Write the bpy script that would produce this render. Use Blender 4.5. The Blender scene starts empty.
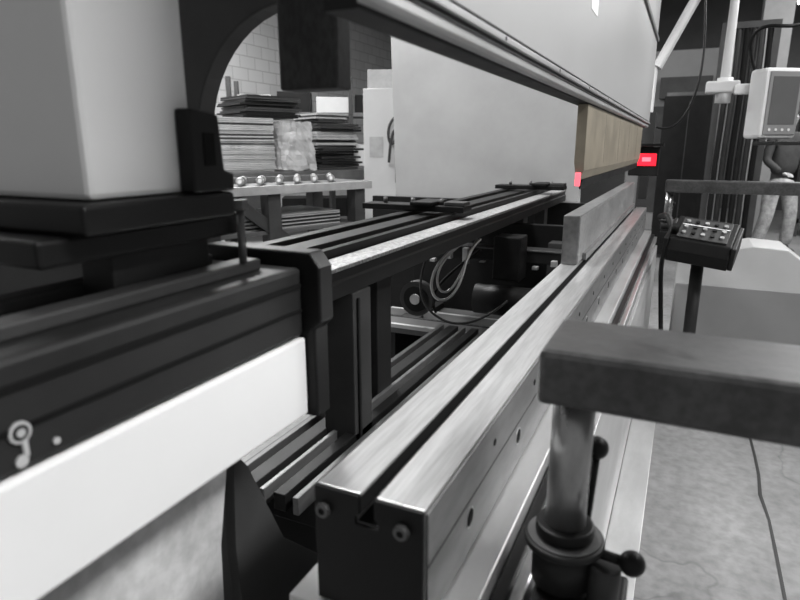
import bpy, bmesh, math, random
from mathutils import Vector, Matrix
random.seed(4)
S = bpy.context.scene
COL = S.collection
try:
    S.view_settings.view_transform = 'Standard'
except Exception: pass

# ---------------------------------------------------------------- materials
def mat(name, g, rough=0.5, metal=0.0, amt=0.15, scale=8.0, stretch=(1,1,1), bump=0.0,
        col=None, emit=0.0, fine=0.0, spec=0.5):
    m = bpy.data.materials.new(name); m.use_nodes = True
    nt = m.node_tree; N = nt.nodes; L = nt.links
    b = N['Principled BSDF']
    c = col if col else (g, g, g)
    tc = N.new('ShaderNodeTexCoord'); mp = N.new('ShaderNodeMapping')
    mp.inputs['Scale'].default_value = stretch
    L.new(tc.outputs['Object'], mp.inputs['Vector'])
    nz = N.new('ShaderNodeTexNoise'); nz.inputs['Scale'].default_value = scale
    nz.inputs['Detail'].default_value = 6; nz.inputs['Roughness'].default_value = 0.65
    L.new(mp.outputs['Vector'], nz.inputs['Vector'])
    cr = N.new('ShaderNodeValToRGB')
    cr.color_ramp.elements[0].position = 0.3; cr.color_ramp.elements[1].position = 0.7
    lo = [max(0, x*(1-amt)) for x in c]; hi = [min(1, x*(1+amt)) for x in c]
    cr.color_ramp.elements[0].color = (*lo, 1); cr.color_ramp.elements[1].color = (*hi, 1)
    L.new(nz.outputs['Fac'], cr.inputs['Fac'])
    out = cr.outputs['Color']
    if fine > 0:
        n2 = N.new('ShaderNodeTexNoise'); n2.inputs['Scale'].default_value = scale*9
        n2.inputs['Detail'].default_value = 4
        L.new(mp.outputs['Vector'], n2.inputs['Vector'])
        c2 = N.new('ShaderNodeValToRGB')
        c2.color_ramp.elements[0].position = 0.38; c2.color_ramp.elements[1].position = 0.6
        c2.color_ramp.elements[0].color = (1-fine,)*3+(1,); c2.color_ramp.elements[1].color = (1,1,1,1)
        L.new(n2.outputs['Fac'], c2.inputs['Fac'])
        mx = N.new('ShaderNodeMix'); mx.data_type = 'RGBA'; mx.blend_type = 'MULTIPLY'
        mx.inputs[0].default_value = 1.0
        L.new(out, mx.inputs[6]); L.new(c2.outputs['Color'], mx.inputs[7]); out = mx.outputs[2]
    L.new(out, b.inputs['Base Color'])
    b.inputs['Metallic'].default_value = metal
    rr = N.new('ShaderNodeMapRange')
    rr.inputs['To Min'].default_value = max(0.05, rough-0.1); rr.inputs['To Max'].default_value = min(1, rough+0.12)
    L.new(nz.outputs['Fac'], rr.inputs['Value']); L.new(rr.outputs['Result'], b.inputs['Roughness'])
    b.inputs['Specular IOR Level'].default_value = spec
    if bump > 0:
        bp = N.new('ShaderNodeBump'); bp.inputs['Strength'].default_value = bump
        bp.inputs['Distance'].default_value = 0.01
        L.new(nz.outputs['Fac'], bp.inputs['Height']); L.new(bp.outputs['Normal'], b.inputs['Normal'])
    if emit > 0:
        b.inputs['Emission Color'].default_value = (*c, 1); b.inputs['Emission Strength'].default_value = emit
    return m

M = {}
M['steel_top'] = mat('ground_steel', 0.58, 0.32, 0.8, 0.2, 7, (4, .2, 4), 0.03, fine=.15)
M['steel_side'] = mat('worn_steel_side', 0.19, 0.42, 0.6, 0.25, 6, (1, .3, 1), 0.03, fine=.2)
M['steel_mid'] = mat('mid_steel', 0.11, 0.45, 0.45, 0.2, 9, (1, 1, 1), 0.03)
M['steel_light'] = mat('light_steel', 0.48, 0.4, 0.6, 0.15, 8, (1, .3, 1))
M['arm_top'] = mat('arm_worn_paint', 0.06, 0.4, 0.15, 0.45, 10, (1, 2, 1), 0.12, fine=.3)
M['post'] = mat('scuffed_post', 0.32, 0.28, 0.85, 0.4, 14, (1, 1, .4), 0.03)
M['black'] = mat('black_oxide', 0.007, 0.45, 0.0, 0.3, 12, spec=.2)
M['black_matte'] = mat('black_matte', 0.004, 0.8, 0.0, 0.3, 12, spec=.15)
M['dark'] = mat('dark_paint', 0.014, 0.5, 0.0, 0.3, 10, spec=.25)
M['dark2'] = mat('charcoal_paint', 0.038, 0.5, 0.0, 0.25, 6, spec=.3)
M['white'] = mat('white_enamel', 0.70, 0.45, 0.0, 0.03, 3)
M['pale'] = mat('pale_housing', 0.60, 0.5, 0.0, 0.04, 3)
M['ram'] = mat('ram_paint', 0.33, 0.42, 0.0, 0.08, 2.5, (1, .5, 1), 0.02)
M['frame'] = mat('frame_paint', 0.33, 0.5, 0.0, 0.10, 2.0)
M['tan'] = mat('tan_tool_steel', 0.4, 0.5, 0.3, 0.25, 8, col=(.225, .198, .152))
M['speckle'] = mat('speckled_scale', 0.42, 0.5, 0.4, 0.2, 14, fine=.5)
M['mottle'] = mat('mottled_plate', 0.50, 0.6, 0.0, 0.35, 5, fine=.15)
M['grey_box'] = mat('grey_cover', 0.42, 0.55, 0.0, 0.06, 4)
M['grey_box2'] = mat('grey_cover_dark', 0.19, 0.55, 0.0, 0.06, 4)
M['cab'] = mat('cabinet_white', 0.50, 0.5, 0.0, 0.04, 4)
M['red'] = mat('red_laser', 1, 0.4, col=(.95, .012, .03), emit=1.3, amt=.02)
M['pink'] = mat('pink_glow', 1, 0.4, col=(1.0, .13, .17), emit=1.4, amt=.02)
M['screen'] = mat('console_screen', 0.09, 0.15, 0.0, 0.1, 3)
M['paper'] = mat('paper_label', 0.75, 0.7)
M['jeans'] = mat('denim', 0.36, 0.9, 0.0, 0.4, 14, fine=.2)
M['shirt'] = mat('dark_shirt', 0.04, 0.9, 0.0, 0.3, 14)
M['skin'] = mat('skin_grey', 0.4, 0.5, 0.0, 0.05, 14)
M['hair'] = mat('hair_dark', 0.03, 0.6, 0.0, 0.3, 40)
M['boot'] = mat('boot_leather', 0.06, 0.6)
M['sheet'] = mat('sheet_stack_light', 0.38, 0.5, 0.1, 0.15, 10)
M['lamp'] = mat('lamp_tube', 1, 0.5, emit=9.0, amt=0)
M['conc_wall'] = mat('pillar_paint', 0.22, 0.7, 0.0, 0.15, 3)
M['wrap'] = mat('plastic_wrap', 0.85, 0.10, 0.0, 0.1, 9, bump=1.0, spec=1.0)
M['wrap'].node_tree.nodes['Principled BSDF'].inputs['Alpha'].default_value = .38

def block_wall_mat():
    m = bpy.data.materials.new('painted_block_wall'); m.use_nodes = True
    N = m.node_tree.nodes; L = m.node_tree.links; b = N['Principled BSDF']
    tc = N.new('ShaderNodeTexCoord'); sp = N.new('ShaderNodeSeparateXYZ'); cb = N.new('ShaderNodeCombineXYZ')
    ad = N.new('ShaderNodeMath'); ad.operation = 'ADD'
    L.new(tc.outputs['Object'], sp.inputs[0]); L.new(sp.outputs['X'], ad.inputs[0]); L.new(sp.outputs['Y'], ad.inputs[1])
    L.new(ad.outputs[0], cb.inputs['X']); L.new(sp.outputs['Z'], cb.inputs['Y'])
    br = N.new('ShaderNodeTexBrick'); L.new(cb.outputs[0], br.inputs['Vector'])
    br.inputs['Scale'].default_value = 1.0; br.inputs['Brick Width'].default_value = .4; br.inputs['Row Height'].default_value = .2
    br.inputs['Mortar Size'].default_value = .008
    br.inputs['Color1'].default_value = (.56,.56,.56,1); br.inputs['Color2'].default_value = (.50,.50,.50,1)
    br.inputs['Mortar'].default_value = (.33,.33,.33,1)
    L.new(br.outputs['Color'], b.inputs['Base Color']); b.inputs['Roughness'].default_value = .8
    return m
M['blocks'] = block_wall_mat()

def floor_mat():
    m = bpy.data.materials.new('concrete_floor'); m.use_nodes = True
    N = m.node_tree.nodes; L = m.node_tree.links; b = N['Principled BSDF']
    tc = N.new('ShaderNodeTexCoord')
    n1 = N.new('ShaderNodeTexNoise'); n1.inputs['Scale'].default_value = 1.3; n1.inputs['Detail'].default_value = 10; n1.inputs['Roughness'].default_value = .72
    L.new(tc.outputs['Object'], n1.inputs['Vector'])
    cr = N.new('ShaderNodeValToRGB'); cr.color_ramp.elements[0].position = .3; cr.color_ramp.elements[1].position = .72
    cr.color_ramp.elements[0].color = (.115,.115,.115,1); cr.color_ramp.elements[1].color = (.25,.25,.25,1)
    L.new(n1.outputs['Fac'], cr.inputs['Fac'])
    n2 = N.new('ShaderNodeTexNoise'); n2.inputs['Scale'].default_value = 26; n2.inputs['Detail'].default_value = 6
    L.new(tc.outputs['Object'], n2.inputs['Vector'])
    c2 = N.new('ShaderNodeValToRGB'); c2.color_ramp.elements[0].position = .3; c2.color_ramp.elements[1].position = .6
    c2.color_ramp.elements[0].color = (.7,.7,.7,1); c2.color_ramp.elements[1].color = (1,1,1,1)
    L.new(n2.outputs['Fac'], c2.inputs['Fac'])
    mx = N.new('ShaderNodeMix'); mx.data_type='RGBA'; mx.blend_type='MULTIPLY'; mx.inputs[0].default_value=1
    L.new(cr.outputs['Color'], mx.inputs[6]); L.new(c2.outputs['Color'], mx.inputs[7])
    n3 = N.new('ShaderNodeTexNoise'); n3.inputs['Scale'].default_value = .6; n3.inputs['Detail'].default_value = 5
    L.new(tc.outputs['Object'], n3.inputs['Vector'])
    s1 = N.new('ShaderNodeMath'); s1.operation='SUBTRACT'; s1.inputs[1].default_value=.5; L.new(n3.outputs['Fac'], s1.inputs[0])
    s2 = N.new('ShaderNodeMath'); s2.operation='ABSOLUTE'; L.new(s1.outputs[0], s2.inputs[0])
    c3 = N.new('ShaderNodeValToRGB'); c3.color_ramp.elements[0].position=.0; c3.color_ramp.elements[1].position=.003
    c3.color_ramp.elements[0].color=(.7,.7,.7,1); c3.color_ramp.elements[1].color=(1,1,1,1)
    L.new(s2.outputs[0], c3.inputs['Fac'])
    m2 = N.new('ShaderNodeMix'); m2.data_type='RGBA'; m2.blend_type='MULTIPLY'; m2.inputs[0].default_value=1
    L.new(mx.outputs[2], m2.inputs[6]); L.new(c3.outputs['Color'], m2.inputs[7])
    L.new(m2.outputs[2], b.inputs['Base Color']); b.inputs['Roughness'].default_value=.55
    bp = N.new('ShaderNodeBump'); bp.inputs['Strength'].default_value=.15; L.new(n2.outputs['Fac'], bp.inputs['Height']); L.new(bp.outputs['Normal'], b.inputs['Normal'])
    return m
M['floor'] = floor_mat()

# ---------------------------------------------------------------- helpers
def empty(name, loc=(0,0,0), rz=0):
    e = bpy.data.objects.new(name, None); e.location = loc; e.rotation_euler = (0,0,rz)
    e.empty_display_size = .05; COL.objects.link(e); return e

def mk(name, bm, m, parent=None, bevel=0, smooth=False, seg=2):
    me = bpy.data.meshes.new(name); bmesh.ops.recalc_face_normals(bm, faces=bm.faces[:])
    bm.to_mesh(me); bm.free()
    o = bpy.data.objects.new(name, me); COL.objects.link(o)
    me.materials.append(M[m] if isinstance(m, str) else m)
    if smooth:
        for p in me.polygons: p.use_smooth = True
    if bevel:
        b = o.modifiers.new('bevel','BEVEL'); b.width = bevel; b.segments = seg; b.limit_method='ANGLE'; b.angle_limit=math.radians(40)
    if parent: o.parent = parent
    return o

def box(name, x0,x1,y0,y1,z0,z1, m, parent=None, bevel=.002, rz=0):
    bm = bmesh.new(); bmesh.ops.create_cube(bm, size=1)
    cx,cy,cz = (x0+x1)/2,(y0+y1)/2,(z0+z1)/2
    for v in bm.verts: v.co = Vector((v.co.x*(x1-x0), v.co.y*(y1-y0), v.co.z*(z1-z0)))
    if rz: bmesh.ops.rotate(bm, verts=bm.verts, matrix=Matrix.Rotation(rz,3,'Z'))
    for v in bm.verts: v.co += Vector((cx,cy,cz))
    return mk(name, bm, m, parent, bevel)

def prism(name, pts, a0, a1, m, parent=None, axis='Y', bevel=.001):
    bm = bmesh.new()
    def P(p,a):
        return {'Y':(p[0],a,p[1]),'X':(a,p[0],p[1]),'Z':(p[0],p[1],a)}[axis]
    A=[bm.verts.new(P(p,a0)) for p in pts]; B=[bm.verts.new(P(p,a1)) for p in pts]
    n=len(pts)
    bm.faces.new(A); bm.faces.new(B[::-1])
    for i in range(n): bm.faces.new((A[i],B[i],B[(i+1)%n],A[(i+1)%n]))
    return mk(name,bm,m,parent,bevel)

def cyl(name, p0, p1, r, m, parent=None, r2=None, seg=32, bevel=0, smooth=True):
    p0=Vector(p0); p1=Vector(p1); d=p1-p0
    bm=bmesh.new(); bmesh.ops.create_cone(bm, cap_ends=True, segments=seg, radius1=r, radius2=r if r2 is None else r2, depth=d.length)
    q=d.to_track_quat('Z','Y').to_matrix().to_4x4()
    bmesh.ops.transform(bm, matrix=Matrix.Translation((p0+p1)/2)@q, verts=bm.verts)
    o=mk(name,bm,m,parent,bevel)
    if smooth:
        for p in o.data.polygons: p.use_smooth = len(p.vertices)==4
    return o

def ball(name, c, r, m, parent=None, s=(1,1,1)):
    bm=bmesh.new(); bmesh.ops.create_uvsphere(bm,u_segments=28,v_segments=16,radius=r)
    for v in bm.verts: v.co=Vector((v.co.x*s[0]+c[0],v.co.y*s[1]+c[1],v.co.z*s[2]+c[2]))
    return mk(name,bm,m,parent,smooth=True)

def tube(name, pts, r, m, parent=None, cyclic=False):
    cu=bpy.data.curves.new(name,'CURVE'); cu.dimensions='3D'; cu.bevel_depth=r; cu.bevel_resolution=4; cu.use_fill_caps=True
    sp=cu.splines.new('NURBS'); sp.points.add(len(pts)-1)
    for i,p in enumerate(pts): sp.points[i].co=(*p,1)
    sp.use_endpoint_u=True; sp.order_u=min(4,len(pts)); sp.use_cyclic_u=cyclic; sp.resolution_u=10
    o=bpy.data.objects.new(name,cu); COL.objects.link(o); cu.materials.append(M[m])
    if parent:o.parent=parent
    return o

def poly(name, pts, r, m, parent=None):
    cu=bpy.data.curves.new(name,'CURVE'); cu.dimensions='3D'; cu.bevel_depth=r; cu.bevel_resolution=4; cu.use_fill_caps=True
    sp=cu.splines.new('POLY'); sp.points.add(len(pts)-1)
    for i,p in enumerate(pts): sp.points[i].co=(*p,1)
    o=bpy.data.objects.new(name,cu); COL.objects.link(o); cu.materials.append(M[m])
    if parent:o.parent=parent
    return o

def hexbolt(name, c, r, axis, parent):
    c=Vector(c); a=Vector(axis)
    cyl(name+'_head', c, c+a*.006, r, 'dark2', parent, bevel=.001)
    cyl(name+'_rim', c+a*.004, c+a*.0066, r*.85, 'steel_mid', parent)
    cyl(name+'_socket', c+a*.005, c+a*.0069, r*.5, 'black_matte', parent, seg=6, smooth=False)

# ---------------------------------------------------------------- room
box('floor', -8,7,-2,15,-.1,0,'floor',bevel=0)
box('wall_left', -7.2,-7,-2,15,0,5.6,'blocks',bevel=0)
box('wall_back', -7,7,15,15.2,0,5.6, mat('wall_back_paint',.08,.8,amt=.2,scale=1.5),bevel=0)
box('ceiling', -7.2,7,-2,15.2,5.6,5.75, mat('ceiling_deck',.06,.8,amt=.2,scale=4,stretch=(1,.1,1)),bevel=0)
for i,y in enumerate([3.5,6.5,9.5,12.5]):
    t=empty('roof_truss')
    box('top_chord',-6.9,6.9,y-.05,y+.05,5.42,5.58,'dark2',t)
    box('bottom_chord',-6.9,6.9,y-.05,y+.05,4.75,4.85,'dark2',t)
    for k in range(14):
        x=-6.6+k*.95
        cyl('web',(x,y,4.8),(x+.47,y,5.45),.03,'dark2',t,seg=10); cyl('web',(x+.47,y,5.45),(x+.95,y,4.8),.03,'dark2',t,seg=10)
jp=[];yy=-1.8
while yy<13: jp.append((.392+random.uniform(-.008,.008),yy)); yy+=.17
prism('floor_joint',[(a-.004-random.uniform(0,.003),b) for a,b in jp]+[(a+.004+random.uniform(0,.003),b) for a,b in reversed(jp)],.0004,.0016,'dark',axis='Z',bevel=0)

def lamp(x,y,z,e,sx=.5,sy=2.2):
    t=empty('ceiling_light_fixture')
    box('housing',x-sx/2,x+sx/2,y-sy/2,y+sy/2,z,z+.08,'pale',t)
    for k in (-.3,0,.3):
        cyl('tube',(x+k*sx,y-sy/2+.05,z-.03),(x+k*sx,y+sy/2-.05,z-.03),.018,'lamp',t,seg=10)
    for yy in (-.8,.8): cyl('hanger',(x,y+yy*sy/2,z+.08),(x,y+yy*sy/2,5.6),.008,'dark',t,seg=6)
    l=bpy.data.lights.new('lamp_light','AREA'); l.shape='RECTANGLE'; l.size=sx; l.size_y=sy; l.energy=e
    o=bpy.data.objects.new('lamp_light',l); COL.objects.link(o); o.location=(x,y,z-.07); o.parent=t
lamp(2.6,1.2,4.3,335,.7,2.6)
lamp(2.2,6,4.3,190,.7,2.4)
lamp(-1.6,1.8,4.3,165,.5,2.4)
lamp(-4.9,5.6,4.3,340,.7,2.4)
lamp(-3.6,2.0,4.3,150,.6,2.4)
lamp(1.6,12.2,3.75,40)
lamp(2.4,8.6,4.3,160)  # extra fixture, added to brighten the person

w=bpy.data.worlds.new('shop_ambient'); S.world=w; w.use_nodes=True
w.node_tree.nodes['Background'].inputs[0].default_value=(1,1,1,1)
w.node_tree.nodes['Background'].inputs[1].default_value=.31

# ---------------------------------------------------------------- press brake (bed, die, ram)
pb=empty('press_brake')
prism('bed_body',[(-.36,.0),(-.13,.0),(-.13,.74),(-.155,.77),(-.36,.77)],.50,3.95,'steel_mid',pb)
prism('bed_front_plate',[(-.13,.04),(-.118,.04),(-.118,.72),(-.13,.72)],.56,3.95,'steel_light',pb)
box('die_table',-.36,-.16,.47,3.95,.771,.808,'steel_light',pb)
box('front_t_rail_lower',-.158,-.125,.52,3.95,.742,.772,'steel_top',pb)
box('front_t_rail_groove',-.158,-.14,.52,3.95,.772,.786,'black',pb)
box('foot_plate',-.118,-.012,.3,3.9,.0,.03,'steel_light',pb)
def dieprofile():
    return [(-.326,.81),(-.200,.81),(-.200,.95),(-.2545,.95),(-.2545,.928),(-.250,.926),(-.250,.916),(-.277,.916),(-.277,.926),(-.2725,.928),(-.2725,.95),(-.326,.95)]
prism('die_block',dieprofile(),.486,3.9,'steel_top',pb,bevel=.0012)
prism('die_end_plate',dieprofile(),.480,.4855,'black',pb,bevel=.0006)
box('die_slot_shade_wall',-.2722,-.2712,.482,3.9,.929,.9475,'black_matte',pb,bevel=0)  # thin black strip, slot shade put in as colour
box('die_slot_shade_floor',-.2765,-.2505,.4865,3.9,.9165,.918,'black_matte',pb,bevel=0)  # black strip again, shade at the bottom of the slot
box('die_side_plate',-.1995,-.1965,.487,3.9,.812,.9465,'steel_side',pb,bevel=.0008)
box('die_side_seam',-.1966,-.1960,.487,3.9,.884,.886,'black',pb,bevel=0)
hexbolt('end_screw_a',(-.314,.4795,.925),.0085,(0,-1,0),pb)
hexbolt('end_screw_b',(-.222,.4795,.925),.0085,(0,-1,0),pb)
y=.62
while y<3.8:
    cyl('die_bolt_hole_ring',(-.1966,y,.862),(-.1958,y,.862),.0135,'steel_light',pb,seg=20)
    cyl('die_bolt_hole',(-.1966,y,.862),(-.1954,y,.862),.0115,'black_matte',pb,seg=20)
    cyl('die_screw_hole',(-.1966,y+.1,.915),(-.1955,y+.1,.915),.005,'black_matte',pb,seg=16)
    y+=.235
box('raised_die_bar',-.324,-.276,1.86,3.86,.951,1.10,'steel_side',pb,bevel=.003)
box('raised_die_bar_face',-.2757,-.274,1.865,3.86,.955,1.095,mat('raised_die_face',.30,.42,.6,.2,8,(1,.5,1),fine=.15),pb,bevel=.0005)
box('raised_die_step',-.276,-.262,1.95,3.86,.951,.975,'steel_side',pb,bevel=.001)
# ram
prism('ram_plate',[(-.284,1.425),(-.232,1.425),(-.232,2.7),(-.284,2.7)],.47,3.95,'ram',pb)
prism('ram_clamp_dark',[(-.286,1.408),(-.252,1.408),(-.252,1.424),(-.286,1.424)],.46,3.95,'black',pb)
prism('ram_clamp_rail',[(-.251,1.411),(-.238,1.411),(-.234,1.414),(-.234,1.424),(-.251,1.424)],.455,3.95,'steel_light',pb)
box('ram_clamp_groove',-.2335,-.231,.46,3.95,1.4255,1.429,'black',pb,bevel=0)
box('ram_rail_strip',-.2319,-.226,.46,3.95,1.4295,1.437,'steel_light',pb,bevel=.001)
box('ram_rail_groove_upper',-.2319,-.2305,.46,3.95,1.441,1.4435,'dark',pb,bevel=0)
for k in range(9): cyl('ram_clamp_screw',(-.2262,.8+k*.36,1.4333),(-.2252,.8+k*.36,1.4333),.0028,'black',pb,seg=10)
box('ram_upper_ledge',-.2319,-.222,.47,3.95,1.88,1.9,'steel_mid',pb)
box('ram_end_bracket',-.535,-.440,.74,.78,1.377,2.3,mat('worn_bracket',.03,.5,.3,.5,14,(1,1,.5),.1,fine=.4),pb,bevel=.004)
box('ram_end_bracket_web',-.440,-.286,.75,.77,1.50,2.3,'dark',pb,bevel=.004)
box('ram_label',-.2318,-.231,1.50,1.60,1.60,1.68,'paper',pb,bevel=0)
# punch
prism('punch_tool',[(-.272,1.407),(-.246,1.407),(-.246,1.24),(-.256,1.215),(-.264,1.215),(-.272,1.26)],1.66,3.66,'tan',pb)
prism('punch_tip',[(-.264,1.214),(-.254,1.214),(-.258,1.19),(-.261,1.19)],1.70,3.66,'black',pb,bevel=0)
for k in range(4):
    box('punch_joint',-.2462,-.2458,2.05+k*.42,2.053+k*.42,1.25,1.405,'dark2',pb,bevel=0)
box('laser_spot_glow',-.266,-.252,1.652,1.659,1.20,1.235,'pink',pb)  # glowing box standing in for red laser light on the punch
# far side frame
prism('far_side_frame',[(-2.0,0),(-.37,0),(-.37,.7),(-.62,.8),(-.63,1.2),(-.62,1.4),(-.60,2.0),(-.3,2.25),(-.3,2.9),(-2.0,2.9),(-1.93,1.0)],4.05,4.15,'frame',pb)
box('rear_dark_sheet',-2.1,-.40,4.0,4.045,0,.95,'black',pb)  # added black sheet, stands in for darkness below the gauge beam
# near side frame with curved throat
pts=[(-1.6,0),(-.785,0),(-.775,1.25)]
for i in range(13):
    a=math.pi - i*(math.pi/2)/12
    pts.append((-.575+.20*math.cos(a), 1.31+.205*math.sin(a)))
pts+=[(-.54,1.53),(-.54,2.6),(-1.6,2.6)]
prism('near_side_frame',pts,.83,.87,'dark2',pb,bevel=.003)

lz=empty('laser_safety_sensor')
box('housing',-.33,-.16,4.0,4.04,1.13,1.30,'black',lz,bevel=.006)
box('lens_red',-.285,-.175,3.992,4.0,1.19,1.262,'red',lz,bevel=.004)
box('lens_core',-.255,-.205,3.988,3.992,1.215,1.24,'pink',lz,bevel=.002)
box('mount',-.26,-.21,4.0,4.05,.99,1.13,'dark',lz)
box('mount_top',-.27,-.20,4.0,4.04,1.30,1.5,'dark2',lz)
box('cowl',-.34,-.14,3.96,4.04,1.305,1.32,'black',lz)

# ---------------------------------------------------------------- support arms
def support_arm(y0,y1,x0,x1,ztop,zth,base=.84):
    s=empty('sheet_support_arm')
    box('arm_bar',x0,x1,y0,y1,ztop-zth,ztop,'arm_top',s,bevel=.007)
    yc=(y0+y1)/2; xc=x0+.030
    cyl('post',(xc,yc,base),(xc,yc,ztop-zth+.002),.0235,'post',s)
    cyl('flange',(xc,yc,base),(xc,yc,base+.010),.047,'dark',s,bevel=.003)
    cyl('flange_lip',(xc,yc,base+.010),(xc,yc,base+.012),.043,'steel_mid',s)
    cyl('flange_ring',(xc,yc,base+.012),(xc,yc,base+.028),.034,'black',s,bevel=.003)
    cyl('hub',(xc,yc,base-.05),(xc,yc,base),.036,'dark',s)
    cyl('side_hub',(xc+.05,yc-.01,base-.06),(xc+.05,yc-.01,base-.01),.018,'dark2',s,bevel=.002)
    box('bracket',-.117,xc+.075,yc-.05,yc+.05,.70,base-.06,'black',s,bevel=.004)
    cyl('lock_lever',(xc+.020,yc+.04,base+.01),(xc+.024,yc+.045,base+.095),.005,'black',s)
    ball('lever_knob',(xc+.024,yc+.045,base+.108),.014,'black',s)
    cyl('clamp_lever',(xc+.03,yc,base-.002),(xc+.065,yc-.01,base+.002),.006,'black',s)
    ball('clamp_knob',(xc+.078,yc-.012,base+.003),.0145,'black',s)
    return s
support_arm(.585,.72,-.118,1.3,1.10,.06)
support_arm(4.16,4.27,-.115,1.6,1.10,.075)

# ---------------------------------------------------------------- foreground left: guard beam + column
gb=empty('light_guard_beam')
box('dark_profile',-.62,-.452,-.15,.655,1.05,1.145,'dark',gb,bevel=.006)
box('upper_groove',-.4525,-.450,-.15,.65,1.118,1.124,'black_matte',gb,bevel=0)
box('lower_groove',-.4525,-.450,-.15,.65,1.085,1.089,'black_matte',gb,bevel=0)
box('top_rib_a',-.52,-.49,-.15,.62,1.145,1.16,'dark2',gb,bevel=.003)
box('top_rib_b',-.60,-.57,-.15,.62,1.145,1.16,'dark2',gb,bevel=.003)
box('white_face',-.60,-.449,-.15,.655,.935,1.048,'white',gb,bevel=.004)
prism('end_bracket',[(-.62,.93),(-.435,.93),(-.435,1.06),(-.425,1.07),(-.425,1.145),(-.44,1.165),(-.62,1.165)],.657,.690,'black',gb,bevel=.003)
cyl('logo_ring_outer',(-.4519,.262,1.084),(-.4495,.262,1.084),.009,'sheet',gb)
cyl('logo_ring_inner',(-.4495,.262,1.084),(-.449,.262,1.084),.0065,'dark',gb)
cyl('logo_dot',(-.449,.262,1.084),(-.4485,.262,1.084),.0035,'sheet',gb)
box('logo_stem',-.4519,-.4495,.262,.267,1.062,1.077,'sheet',gb)
cyl('logo_foot',(-.4519,.260,1.060),(-.4495,.260,1.060),.005,'sheet',gb)
cyl('logo_mark',(-.4519,.29,1.064),(-.4495,.29,1.064),.003,'sheet',gb)
box('leg_a',-.63,-.59,-.1,0,0,1.05,'dark',gb)
box('leg_b',-.63,-.605,.5,.58,0,1.05,'dark',gb)

cb=empty('sensor_column')
box('column_body',-.72,-.50,.388,.525,1.251,2.1,'pale',cb,bevel=.006)
box('base_plate',-.74,-.475,.36,.56,1.222,1.25,'black',cb,bevel=.004)
box('base_shoe',-.72,-.50,.33,.60,1.195,1.221,'black',cb,bevel=.004)
prism('side_bracket',[(.50,1.251),(.565,1.251),(.565,1.27),(.55,1.275),(.545,1.335),(.50,1.34)],-.499,-.478,'black',cb,axis='X',bevel=.003)
box('bracket_slot',-.4779,-.4768,.518,.535,1.28,1.315,'black_matte',cb)
cyl('bolt',(-.49,.585,1.16),(-.49,.585,1.225),.005,'steel_mid',cb)
cyl('bolt_nut',(-.49,.585,1.226),(-.49,.585,1.238),.010,'steel_mid',cb,seg=6,smooth=False)
box('base_riser',-.569,-.521,.42,.56,1.146,1.195,'dark',cb)

# ---------------------------------------------------------------- lower left panel and guide rails
lp=empty('lower_guard_panel')
pts=[(-.2,.02),(.62,.02),(.64,.3),(.61,.5),(.59,.6),(.595,.72),(.62,.84),(.62,.93),(-.2,.93)]
prism('panel_plate',pts,-.59,-.575,'mottle',lp,axis='X')
prism('curved_gusset',[(.66,.02),(.98,.02),(.94,.35),(.86,.52),(.74,.64),(.66,.82),(.63,.86),(.62,.70),(.63,.5)],-.59,-.57,'dark2',lp,axis='X')
gr=empty('guide_rail_set')
for i,(x,z,w2,m_) in enumerate([(-.66,.60,.014,'steel_side'),(-.70,.60,.03,'black'),(-.745,.60,.012,'steel_side'),(-.79,.60,.04,'dark'),(-.84,.6,.016,'steel_mid')]):
    box('rail_bar',x-w2/2,x+w2/2,.90,2.2,z-.04,z,m_,gr,bevel=.002)
box('rail_bed',-.9,-.62,1.0,2.2,.46,.559,'dark',gr)
for yy in (1.05,2.05): box('rail_foot',-.86,-.66,yy,yy+.1,0,.46,'dark',gr)

# ---------------------------------------------------------------- back gauge
bg=empty('back_gauge')
prism('beam',[(-.80,.965),(-.69,.965),(-.69,1.0),(-.695,1.005),(-.695,1.025),(-.80,1.025)],.9,3.99,'dark',bg)
box('beam_scale_strip',-.765,-.69,.9,3.99,1.026,1.036,'speckle',bg)
box('beam_rail',-.80,-.775,.9,3.99,1.026,1.055,'black',bg)
box('beam_inner_light',-.845,-.815,.9,3.99,1.01,1.04,'steel_mid',bg)
box('beam_second',-.93,-.86,.9,3.99,.99,1.05,'dark',bg)
box('beam_second_rail',-.985,-.945,.9,3.99,1.02,1.06,'black',bg)
box('beam_tie',-.985,-.80,.9,3.99,.975,.989,'dark2',bg)
for (x0,x1,yy) in [(-1.16,-.735,2.12),(-1.02,-.62,3.5)]:
    box('finger_carriage',x0,x1,yy,yy+.10,1.062,1.085,'black',bg,bevel=.003)
    box('finger_block',x0+.22,x0+.31,yy-.03,yy+.14,1.085,1.10,'black',bg,bevel=.004)
    box('finger_tip',x1-.08,x1,yy+.01,yy+.08,1.085,1.10,'dark2',bg,bevel=.003)
    for q in range(3): cyl('finger_bolt',(x0+.08+q*.12,yy+.05,1.085),(x0+.08+q*.12,yy+.05,1.108),.009,'steel_mid',bg,seg=8)
for (x,yy,ww,m_) in [(-.73,1.2,.09,'dark2'),(-.78,1.45,.06,'dark'),(-.75,3.0,.06,'dark2'),(-.75,3.5,.06,'dark2')]:
    box('support_post',x-ww/2,x+ww/2,yy,yy+.09,0,.964,m_,bg,bevel=.003)
box('support_post_rib',-.684,-.678,1.215,1.225,.05,.95,'dark',bg)
mc=empty('gauge_drive_unit')
box('cross_beam',-1.3,-.45,2.62,2.70,.80,.86,'dark',mc)
box('cross_beam_edge',-1.3,-.45,2.612,2.62,.852,.86,'steel_mid',mc)
box('lower_cross_beam',-1.3,-.40,2.30,2.40,.50,.545,'steel_mid',mc)
box('lower_cross_beam_lip',-1.3,-.40,2.28,2.30,.53,.548,'steel_light',mc)
box('lower_plate',-1.3,-.40,2.5,2.9,.44,.47,'steel_mid',mc)
box('dark_backing',-1.3,-.42,2.95,3.0,.1,.93,'black',mc)
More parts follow.
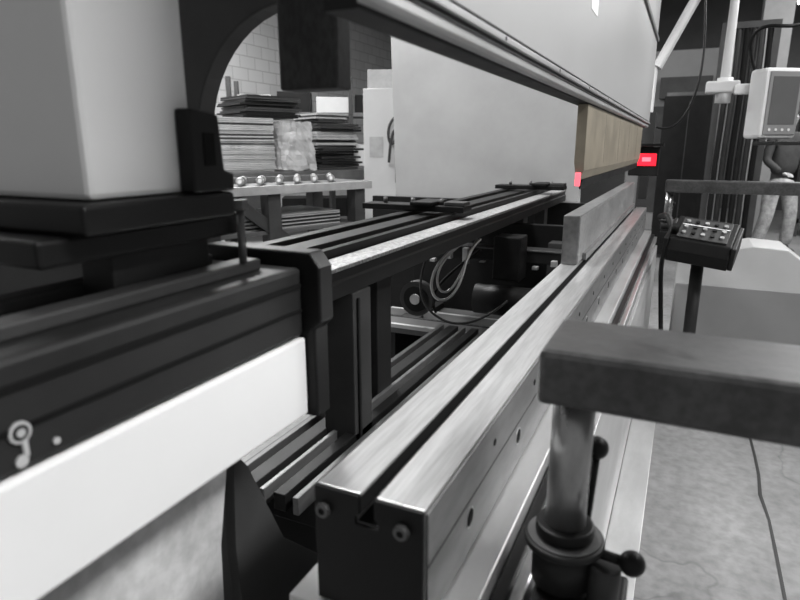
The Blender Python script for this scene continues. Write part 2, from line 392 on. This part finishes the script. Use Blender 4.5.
cyl('motor_body',(-.78,2.45,.66),(-.52,2.45,.66),.065,'black',mc)
cyl('motor_face',(-.52,2.45,.66),(-.515,2.45,.66),.04,'steel_mid',mc)
cyl('pulley',(-.98,2.29,.68),(-.98,2.25,.68),.075,'dark2',mc)
cyl('pulley_groove',(-.98,2.25,.68),(-.98,2.245,.68),.055,'black',mc)
cyl('pulley_hub',(-.98,2.245,.68),(-.98,2.235,.68),.022,'sheet',mc)
box('gear_case',-.72,-.60,2.48,2.6,.74,.93,'black',mc,bevel=.006)
box('junction_box',-.56,-.46,2.85,2.94,.70,.86,'dark2',mc)
box('junction_label',-.53,-.48,2.845,2.85,.78,.81,'paper',mc)
for q in range(8):
    box('small_fitting',-1.05+q*.08,-1.025+q*.08,2.57,2.6,.78+.02*(q%2),.795+.03*(q%3),'steel_light',mc)
box('mc_leg',-1.2,-1.1,2.3,2.9,0,.5,'dark',mc); box('mc_leg',-.5,-.42,2.3,2.9,0,.5,'dark',mc)
for q in range(3): box('lower_slide_bar',-1.28,-.44,2.42+.1*q,2.44+.1*q,.471,.50+.01*q,'steel_light' if q%2==0 else 'dark',mc)
cl=empty('cable_loop')
def sc(pts,k=.68,c=(-.79,2.1,.85)):
    return [tuple(c[i]+(p[i]-c[i])*k for i in range(3)) for p in pts]
tube('cable_a',sc([(-.70,2.25,1.02),(-.80,2.1,.95),(-.88,2.05,.80),(-.82,2.0,.68),(-.72,2.02,.70),(-.68,2.1,.84),(-.70,2.2,.95),(-.66,2.3,1.0)]),.0055,'steel_light',cl)
tube('cable_b',sc([(-.72,2.25,1.0),(-.79,2.12,.94),(-.85,2.07,.82),(-.80,2.03,.72),(-.73,2.05,.74),(-.70,2.12,.85),(-.68,2.3,1.0)]),.0045,'steel_light',cl)
tube('cable_c',[(-.72,2.3,.9),(-.9,2.3,.75),(-.95,2.3,.7),(-.9,2.28,.62)],.006,'black',cl)
tube('cable_d',[(-.9,2.2,.9),(-.95,2.15,.75),(-.85,2.1,.62),(-.7,2.2,.6),(-.6,2.3,.7)],.005,'dark2',cl)

# ---------------------------------------------------------------- left background
RZ=math.atan2(1.27,.47)
tb=empty('roller_table',(-2.92,4.26,0),RZ)
box('top',-1.7,.8,0,.8,.955,1.0,'steel_side',tb,bevel=.004)
box('front_rail',-1.7,.8,-.012,.0,.93,1.0,'steel_light',tb)
for x in (-1.55,-.3,.62):
    box('leg',x,x+.12,.02,.14,0,.955,'dark2',tb); box('leg_rear',x,x+.12,.66,.78,0,.955,'dark2',tb)
o=box('brace',-.60,.15,.04,.09,-.05,.05,'dark2',tb)
for v in o.data.vertices:
    x=v.co.x; v.co.z=.90-(x+.6)*.75+(.06 if v.co.z>0 else -.06)
box('shelf',-1.6,.7,.05,.75,.60,.63,'steel_mid',tb)
for q in range(8):
    box('shelf_sheet',-1.0,.5,.1,.7,.631+q*.015,.641+q*.015,random.choice(['steel_light','dark','sheet']),tb,bevel=0)
for q in range(10):
    # short rollers lying obliquely across the table
    x=-1.25+q*.18; a=Vector((x,.05,1.037)); d=Vector((.17,.24,0)).normalized()
    cyl('roller',a,a+d*.30,.032,'steel_top',tb,seg=22,bevel=.004)
    cyl('roller_hub',a-d*.02,a,.016,'white',tb,seg=14)
    cyl('roller_collar',a+d*.09,a+d*.12,.0345,'dark',tb,seg=22)
box('roller_support',-1.3,.60,.38,.42,1.001,1.05,'steel_mid',tb)

RL=(-3.9,5.0,0); RA=math.radians(65)
rk=empty('material_rack',RL,RA)
for x in (-1.3,.1,1.35):
    for y in (0,.75): box('upright',x,x+.06,y,y+.06,0,1.0,'dark2',rk)
box('deck',-1.35,1.45,0,.85,1.0,1.055,'steel_mid',rk)
box('beam_front',-1.35,1.45,-.03,0,.94,1.05,'steel_mid',rk)
def stack(name, x,y,z,w,d,h,n,mats,jit):
    e=empty(name,RL,RA)
    t=h/n
    for i in range(n):
        a=random.uniform(-jit,jit); b=random.uniform(-jit,jit)
        box('sheet',x+a,x+w+a,y+b,y+d+b,z+i*t,z+(i+1)*t-.2*t,random.choice(mats),e,bevel=0,rz=random.uniform(-jit,jit))
    return e
stack('sheet_metal_stack',-.36,.12,1.058,.60,.6,.53,30,['sheet','sheet','steel_light','sheet','dark2'],.010)
stack('dark_plate_stack',-.06,.14,1.592,.62,.6,.22,11,['black','dark','dark2'],.045)
stack('dark_plate_stack',.78,.12,1.058,.54,.6,.50,17,['black','dark','dark2','sheet'],.045)
stack('dark_plate_stack',.80,.2,1.565,.40,.5,.10,5,['dark2','sheet'],.03)
wb=empty('wrapped_bundle',RL,RA)
for q in range(11):
    z=1.06+q*.040
    box('carton_layer',.34+random.uniform(0,.02),.64-q*.008,.12,.5,z,z+.034,random.choice(['sheet','cab','grey_box2','sheet']),wb)
bm=bmesh.new(); bmesh.ops.create_cube(bm,size=1); bmesh.ops.subdivide_edges(bm,edges=bm.edges[:],cuts=9,use_grid_fill=True)
for v in bm.verts:
    v.co=Vector((.485+v.co.x*.38*(1-.3*v.co.z),.3+v.co.y*.5,1.31+v.co.z*.49))+Vector([random.uniform(-.014,.014) for _ in range(3)])
mk('wrap',bm,'wrap',wb)

cbn=empty('tool_cabinet',(-2.85,5.55,0),math.radians(20))
box('body',-.14,.6,0,.5,.06,1.86,'cab',cbn,bevel=.006)
box('plinth',-.12,.58,.02,.48,0,.06,'dark',cbn)
box('door_gap',.22,.228,-.002,0,.1,1.82,'dark',cbn,bevel=0)
box('handle',.18,.20,-.03,0,.95,1.15,'steel_mid',cbn)
box('notice',-.08,.06,-.003,0,1.2,1.4,'sheet',cbn,bevel=0)
box('top_crate',-.10,.5,.05,.45,1.861,2.04,'sheet',cbn)
tube('coiled_hose',[(.20,-.03,1.6),(.13,-.06,1.55),(.10,-.05,1.4),(.15,-.05,1.3),(.21,-.05,1.4),(.20,-.05,1.5),(.14,-.06,1.42),(.12,-.05,1.15)],.014,'dark2',cbn)
br=empty('parts_bin_rack',(-4.2,7.4,0),math.radians(30))
for x in (-1.6,0,1.6):
    for y in (0,.6): box('upright',x-.03,x+.03,y-.03,y+.03,0,2.2,'dark2',br)
for z in (.3,1.0,1.7):
    box('shelf',-1.63,1.63,-.03,.63,z,z+.05,'steel_mid',br)
    for q in range(6):
        h=random.uniform(.2,.4); x=-1.5+q*.52
        box('bin',x,x+.44,.03,.5,z+.05,z+.05+h,random.choice(['sheet','sheet','dark2','grey_box','black']),br)

# ---------------------------------------------------------------- right side
ct=empty('control_console')
poly('support_arm_tube',[(-.24,4.30,1.78),(-.05,4.46,2.22),(.10,4.5,2.5),(.155,4.5,2.5),(.155,4.48,1.68)],.030,'cab',ct)
poly('mount_strut',[(-.25,4.16,1.3),(-.25,4.3,1.78),(-.24,4.3,1.82)],.018,'cab',ct)
box('elbow',.05,.24,4.42,4.54,1.63,1.70,'pale',ct,bevel=.012)
cyl('knuckle',(.155,4.48,1.57),(.155,4.48,1.72),.045,'pale',ct)
box('arm_link',.21,.36,4.40,4.46,1.615,1.675,'pale',ct,bevel=.008)
e=empty('head',(.455,4.32,1.55),math.radians(32)); e.parent=ct
box('housing',-.11,.13,0,.15,-.20,.20,'pale',e,bevel=.02)
box('bezel',-.09,.12,-.008,0,-.18,.18,'grey_box2',e,bevel=.004)
box('screen',-.07,.10,-.011,-.008,-.12,.15,'screen',e,bevel=.002)
for q in range(4): cyl('button',(-.055+q*.042,-.012,-.15),(-.055+q*.042,-.007,-.15),.008,'pale',e,seg=14)
box('keyboard_shelf',-.10,.20,-.12,.05,-.24,-.218,'dark',e)
tube('cable',[(.30,4.35,1.75),(.22,4.2,1.9),(.3,4.1,2.0),(.5,4.1,1.9),(.6,4.3,2.05)],.010,'black',ct)
tube('hanging_cable',[(-.02,4.42,2.25),(.03,4.2,1.85),(.01,4.15,1.55),(-.10,4.12,1.38),(-.2,4.1,1.42)],.007,'black',ct)

ps=empty('pushbutton_pedestal')
cyl('post',(.09,3.12,.02),(.09,3.12,.84),.028,'dark',ps)
box('base',-.0,.20,3.0,3.26,0,.02,'dark',ps)
e=empty('control_box',(.10,3.10,.885)); e.parent=ps; e.rotation_euler=(math.radians(20),math.radians(6),math.radians(-8))
prism('case',[(-.13,-.07),(.09,-.07),(.11,.05),(-.10,.035),(-.13,-.01)],-.13,.13,'black',e,axis='X',bevel=.006)
o=empty('face',(0,.0,.043)); o.parent=e; o.rotation_euler=(math.radians(4),0,0)
box('face_plate',-.105,.105,-.085,.085,0,.006,'dark2',o)
for i in range(5):
    for j in range(3):
        cyl('button',(-.08+i*.040,-.05+j*.05,.006),(-.08+i*.040,-.05+j*.05,.015),.009,['steel_light','black','sheet','dark'][(i+2*j)%4],o,seg=18)
box('strip_label',-.10,.10,.022,.028,.006,.008,'paper',o,bevel=0)
cyl('estop',(-.118,-.05,.0),(-.118,-.05,.04),.017,'black',o)
for sx in (-1,1): box('side_ear',sx*.14-.01,sx*.14+.01,-.12,.10,-.07,.04,'dark',e,bevel=.005)
tube('bracket_arc',[(-.10,3.3,.96),(-.06,3.16,1.0),(-.04,3.1,.93),(-.02,3.1,.84),(.06,3.12,.78)],.014,'dark',ps)
tube('cable',[(-.02,3.14,.86),(-.08,3.3,.8),(-.07,3.5,.6),(-.04,3.5,.3),(.0,3.3,.02)],.012,'black',ps)

gbx=empty('front_guard_cover')
prism('body',[(0.0,0),(.95,0),(.95,.45),(.52,.78),(.36,.79),(0.0,.70)],3.64,4.0,'grey_box',gbx,bevel=.006)
box('lower_panel',.01,.94,3.632,3.64,.04,.56,'grey_box2',gbx)

tc=empty('tall_dark_cabinet')
box('body',-.32,.20,7.8,8.3,.05,1.86,'black',tc,bevel=.006); box('plinth',-.3,.18,7.82,8.28,0,.05,'dark2',tc)
box('door_edge',-.06,-.05,7.795,7.8,.1,1.8,'dark2',tc,bevel=0)
box('top_tray',-.30,.18,7.82,8.28,1.861,1.9,'steel_mid',tc)
hr=empty('hose_rack')
box('post',.16,.22,7.0,7.06,0,2.4,'dark2',hr); box('post',.60,.66,7.0,7.06,0,2.4,'dark2',hr)
box('top_bar',.16,.66,7.0,7.06,2.4,2.46,'dark2',hr)
for q in range(6):
    x=.25+q*.065
    tube('hose',[(x,7.03,2.4),(x+.02,6.98,1.8),(x-.02,6.97,1.2),(x+.01,7.0,.5),(x,7.0,.02)],.026,['black','dark','black_matte'][q%3],hr)
ic=empty('steel_column')
box('web',.84,.87,9.6,9.9,0,5.59,'conc_wall',ic); box('flange',.68,1.02,9.58,9.61,0,5.59,'conc_wall',ic); box('flange',.68,1.02,9.9,9.93,0,5.59,'conc_wall',ic)
sr=empty('storage_shelving')
for x in (1.5,3.0,4.5):
    for y in (10.6,11.4): box('upright',x,x+.08,y,y+.08,0,3.2,'dark2',sr)
for z in (.2,1.1,2.0,2.9):
    box('shelf',1.5,4.58,10.6,11.48,z,z+.07,'dark2',sr)
    for q in range(6):
        h=random.uniform(.3,.65); x=1.62+q*.49
        if z<2.9: box('carton',x,x+.4,10.7,11.3,z+.07,z+.07+h,random.choice(['dark','dark','dark2','grey_box2','black']),sr)
mh=empty('background_machine')
box('body',-.9,.5,10.4,11.6,0,2.7,'grey_box2',mh,bevel=.02); box('door',-.7,.3,10.38,10.4,.3,1.9,'dark2',mh); box('head',-.5,.2,10.2,10.4,2.0,2.3,'dark2',mh)

# ---------------------------------------------------------------- person
pe=empty('person',(1.05,8.7,0),math.radians(30))
def skin(name, verts, edges, radii, m, parent, root=0, sub=2):
    me=bpy.data.meshes.new(name); me.from_pydata(verts,edges,[]); o=bpy.data.objects.new(name,me); COL.objects.link(o)
    md=o.modifiers.new('skin','SKIN'); md.use_smooth_shade=True
    for i,r in enumerate(radii):
        sv=me.skin_vertices[0].data[i]; sv.radius=(r if isinstance(r,tuple) else (r,r)); sv.use_root=(i==root)
    s=o.modifiers.new('sub','SUBSURF'); s.levels=sub; s.render_levels=sub
    me.materials.append(M[m]); o.parent=parent; return o
skin('trousers',[(0,0,.98),(0,0,.90),(.11,0,.86),(.15,-.04,.48),(.19,.03,.10),(-.11,0,.86),(-.17,-.06,.48),(-.21,.02,.10)],
     [(0,1),(1,2),(2,3),(3,4),(1,5),(5,6),(6,7)],[(.17,.12),(.16,.13),.105,.08,.075,.105,.08,.075],'jeans',pe)
skin('jacket',[(0,0,.94),(0,0,1.15),(0,0,1.38),(0,.0,1.48),(.19,0,1.42),(.25,-.02,1.14),(.20,-.22,1.02),(-.19,0,1.42),(-.25,-.02,1.14),(-.20,-.22,1.02)],
     [(0,1),(1,2),(2,3),(2,4),(4,5),(5,6),(2,7),(7,8),(8,9)],[(.18,.13),(.17,.12),(.17,.11),.06,.065,.05,.038,.065,.05,.038],'shirt',pe)
skin('neck_head',[(0,0,1.47),(0,-.01,1.55),(0,-.02,1.62),(0,-.02,1.70)],[(0,1),(1,2),(2,3)],[.055,.055,(.072,.088),(.07,.085)],'skin',pe)
ball('hair',(0,.0,1.70),.088,'hair',pe,s=(.95,1.08,.85)); ball('nose',(0,-.112,1.635),.014,'skin',pe)
for sx in (-1,1):
    ball('eye',(sx*.03,-.095,1.66),.010,'black',pe); ball('ear',(sx*.08,0,1.64),.018,'skin',pe,s=(.4,.8,1.3))
    hx,hy,hz=sx*.18,-.25,1.0
    skin('hand',[(hx,hy,hz),(hx-sx*.01,hy-.07,hz-.01)],[(0,1)],[(.032,.022),(.036,.018)],'skin',pe,sub=1)
    for f in range(4):
        fx=hx-sx*.01+(f-1.5)*.019; l=[.06,.07,.068,.052][f]
        skin('finger',[(fx,hy-.07,hz-.01),(fx,hy-.07-l*.6,hz-.015),(fx,hy-.07-l,hz-.04)],[(0,1),(1,2)],[.009,.0085,.007],'skin',pe,sub=1)
    skin('thumb',[(hx-sx*.03,hy-.02,hz),(hx-sx*.055,hy-.06,hz-.01),(hx-sx*.05,hy-.09,hz-.02)],[(0,1),(1,2)],[.011,.010,.008],'skin',pe,sub=1)
box('mouth',-.022,.022,-.106,-.10,1.595,1.601,'dark2',pe,bevel=0)
for (x,y) in ((.19,.03),(-.21,.02)):
    skin('boot',[(x,y,.12),(x,y,.055),(x,y-.10,.045),(x,y-.17,.04)],[(0,1),(1,2),(2,3)],[.055,.055,.048,.04],'boot',pe)

# ---------------------------------------------------------------- camera
cam=bpy.data.cameras.new('camera'); co=bpy.data.objects.new('camera',cam); COL.objects.link(co)
co.location=(0,0,1.3); co.rotation_euler=(math.radians(90-14.3),0,math.radians(25.1))
cam.sensor_width=36; cam.lens=27; cam.clip_start=.02
cam.dof.use_dof=True; cam.dof.focus_distance=1.9; cam.dof.aperture_fstop=5.6
S.camera=co
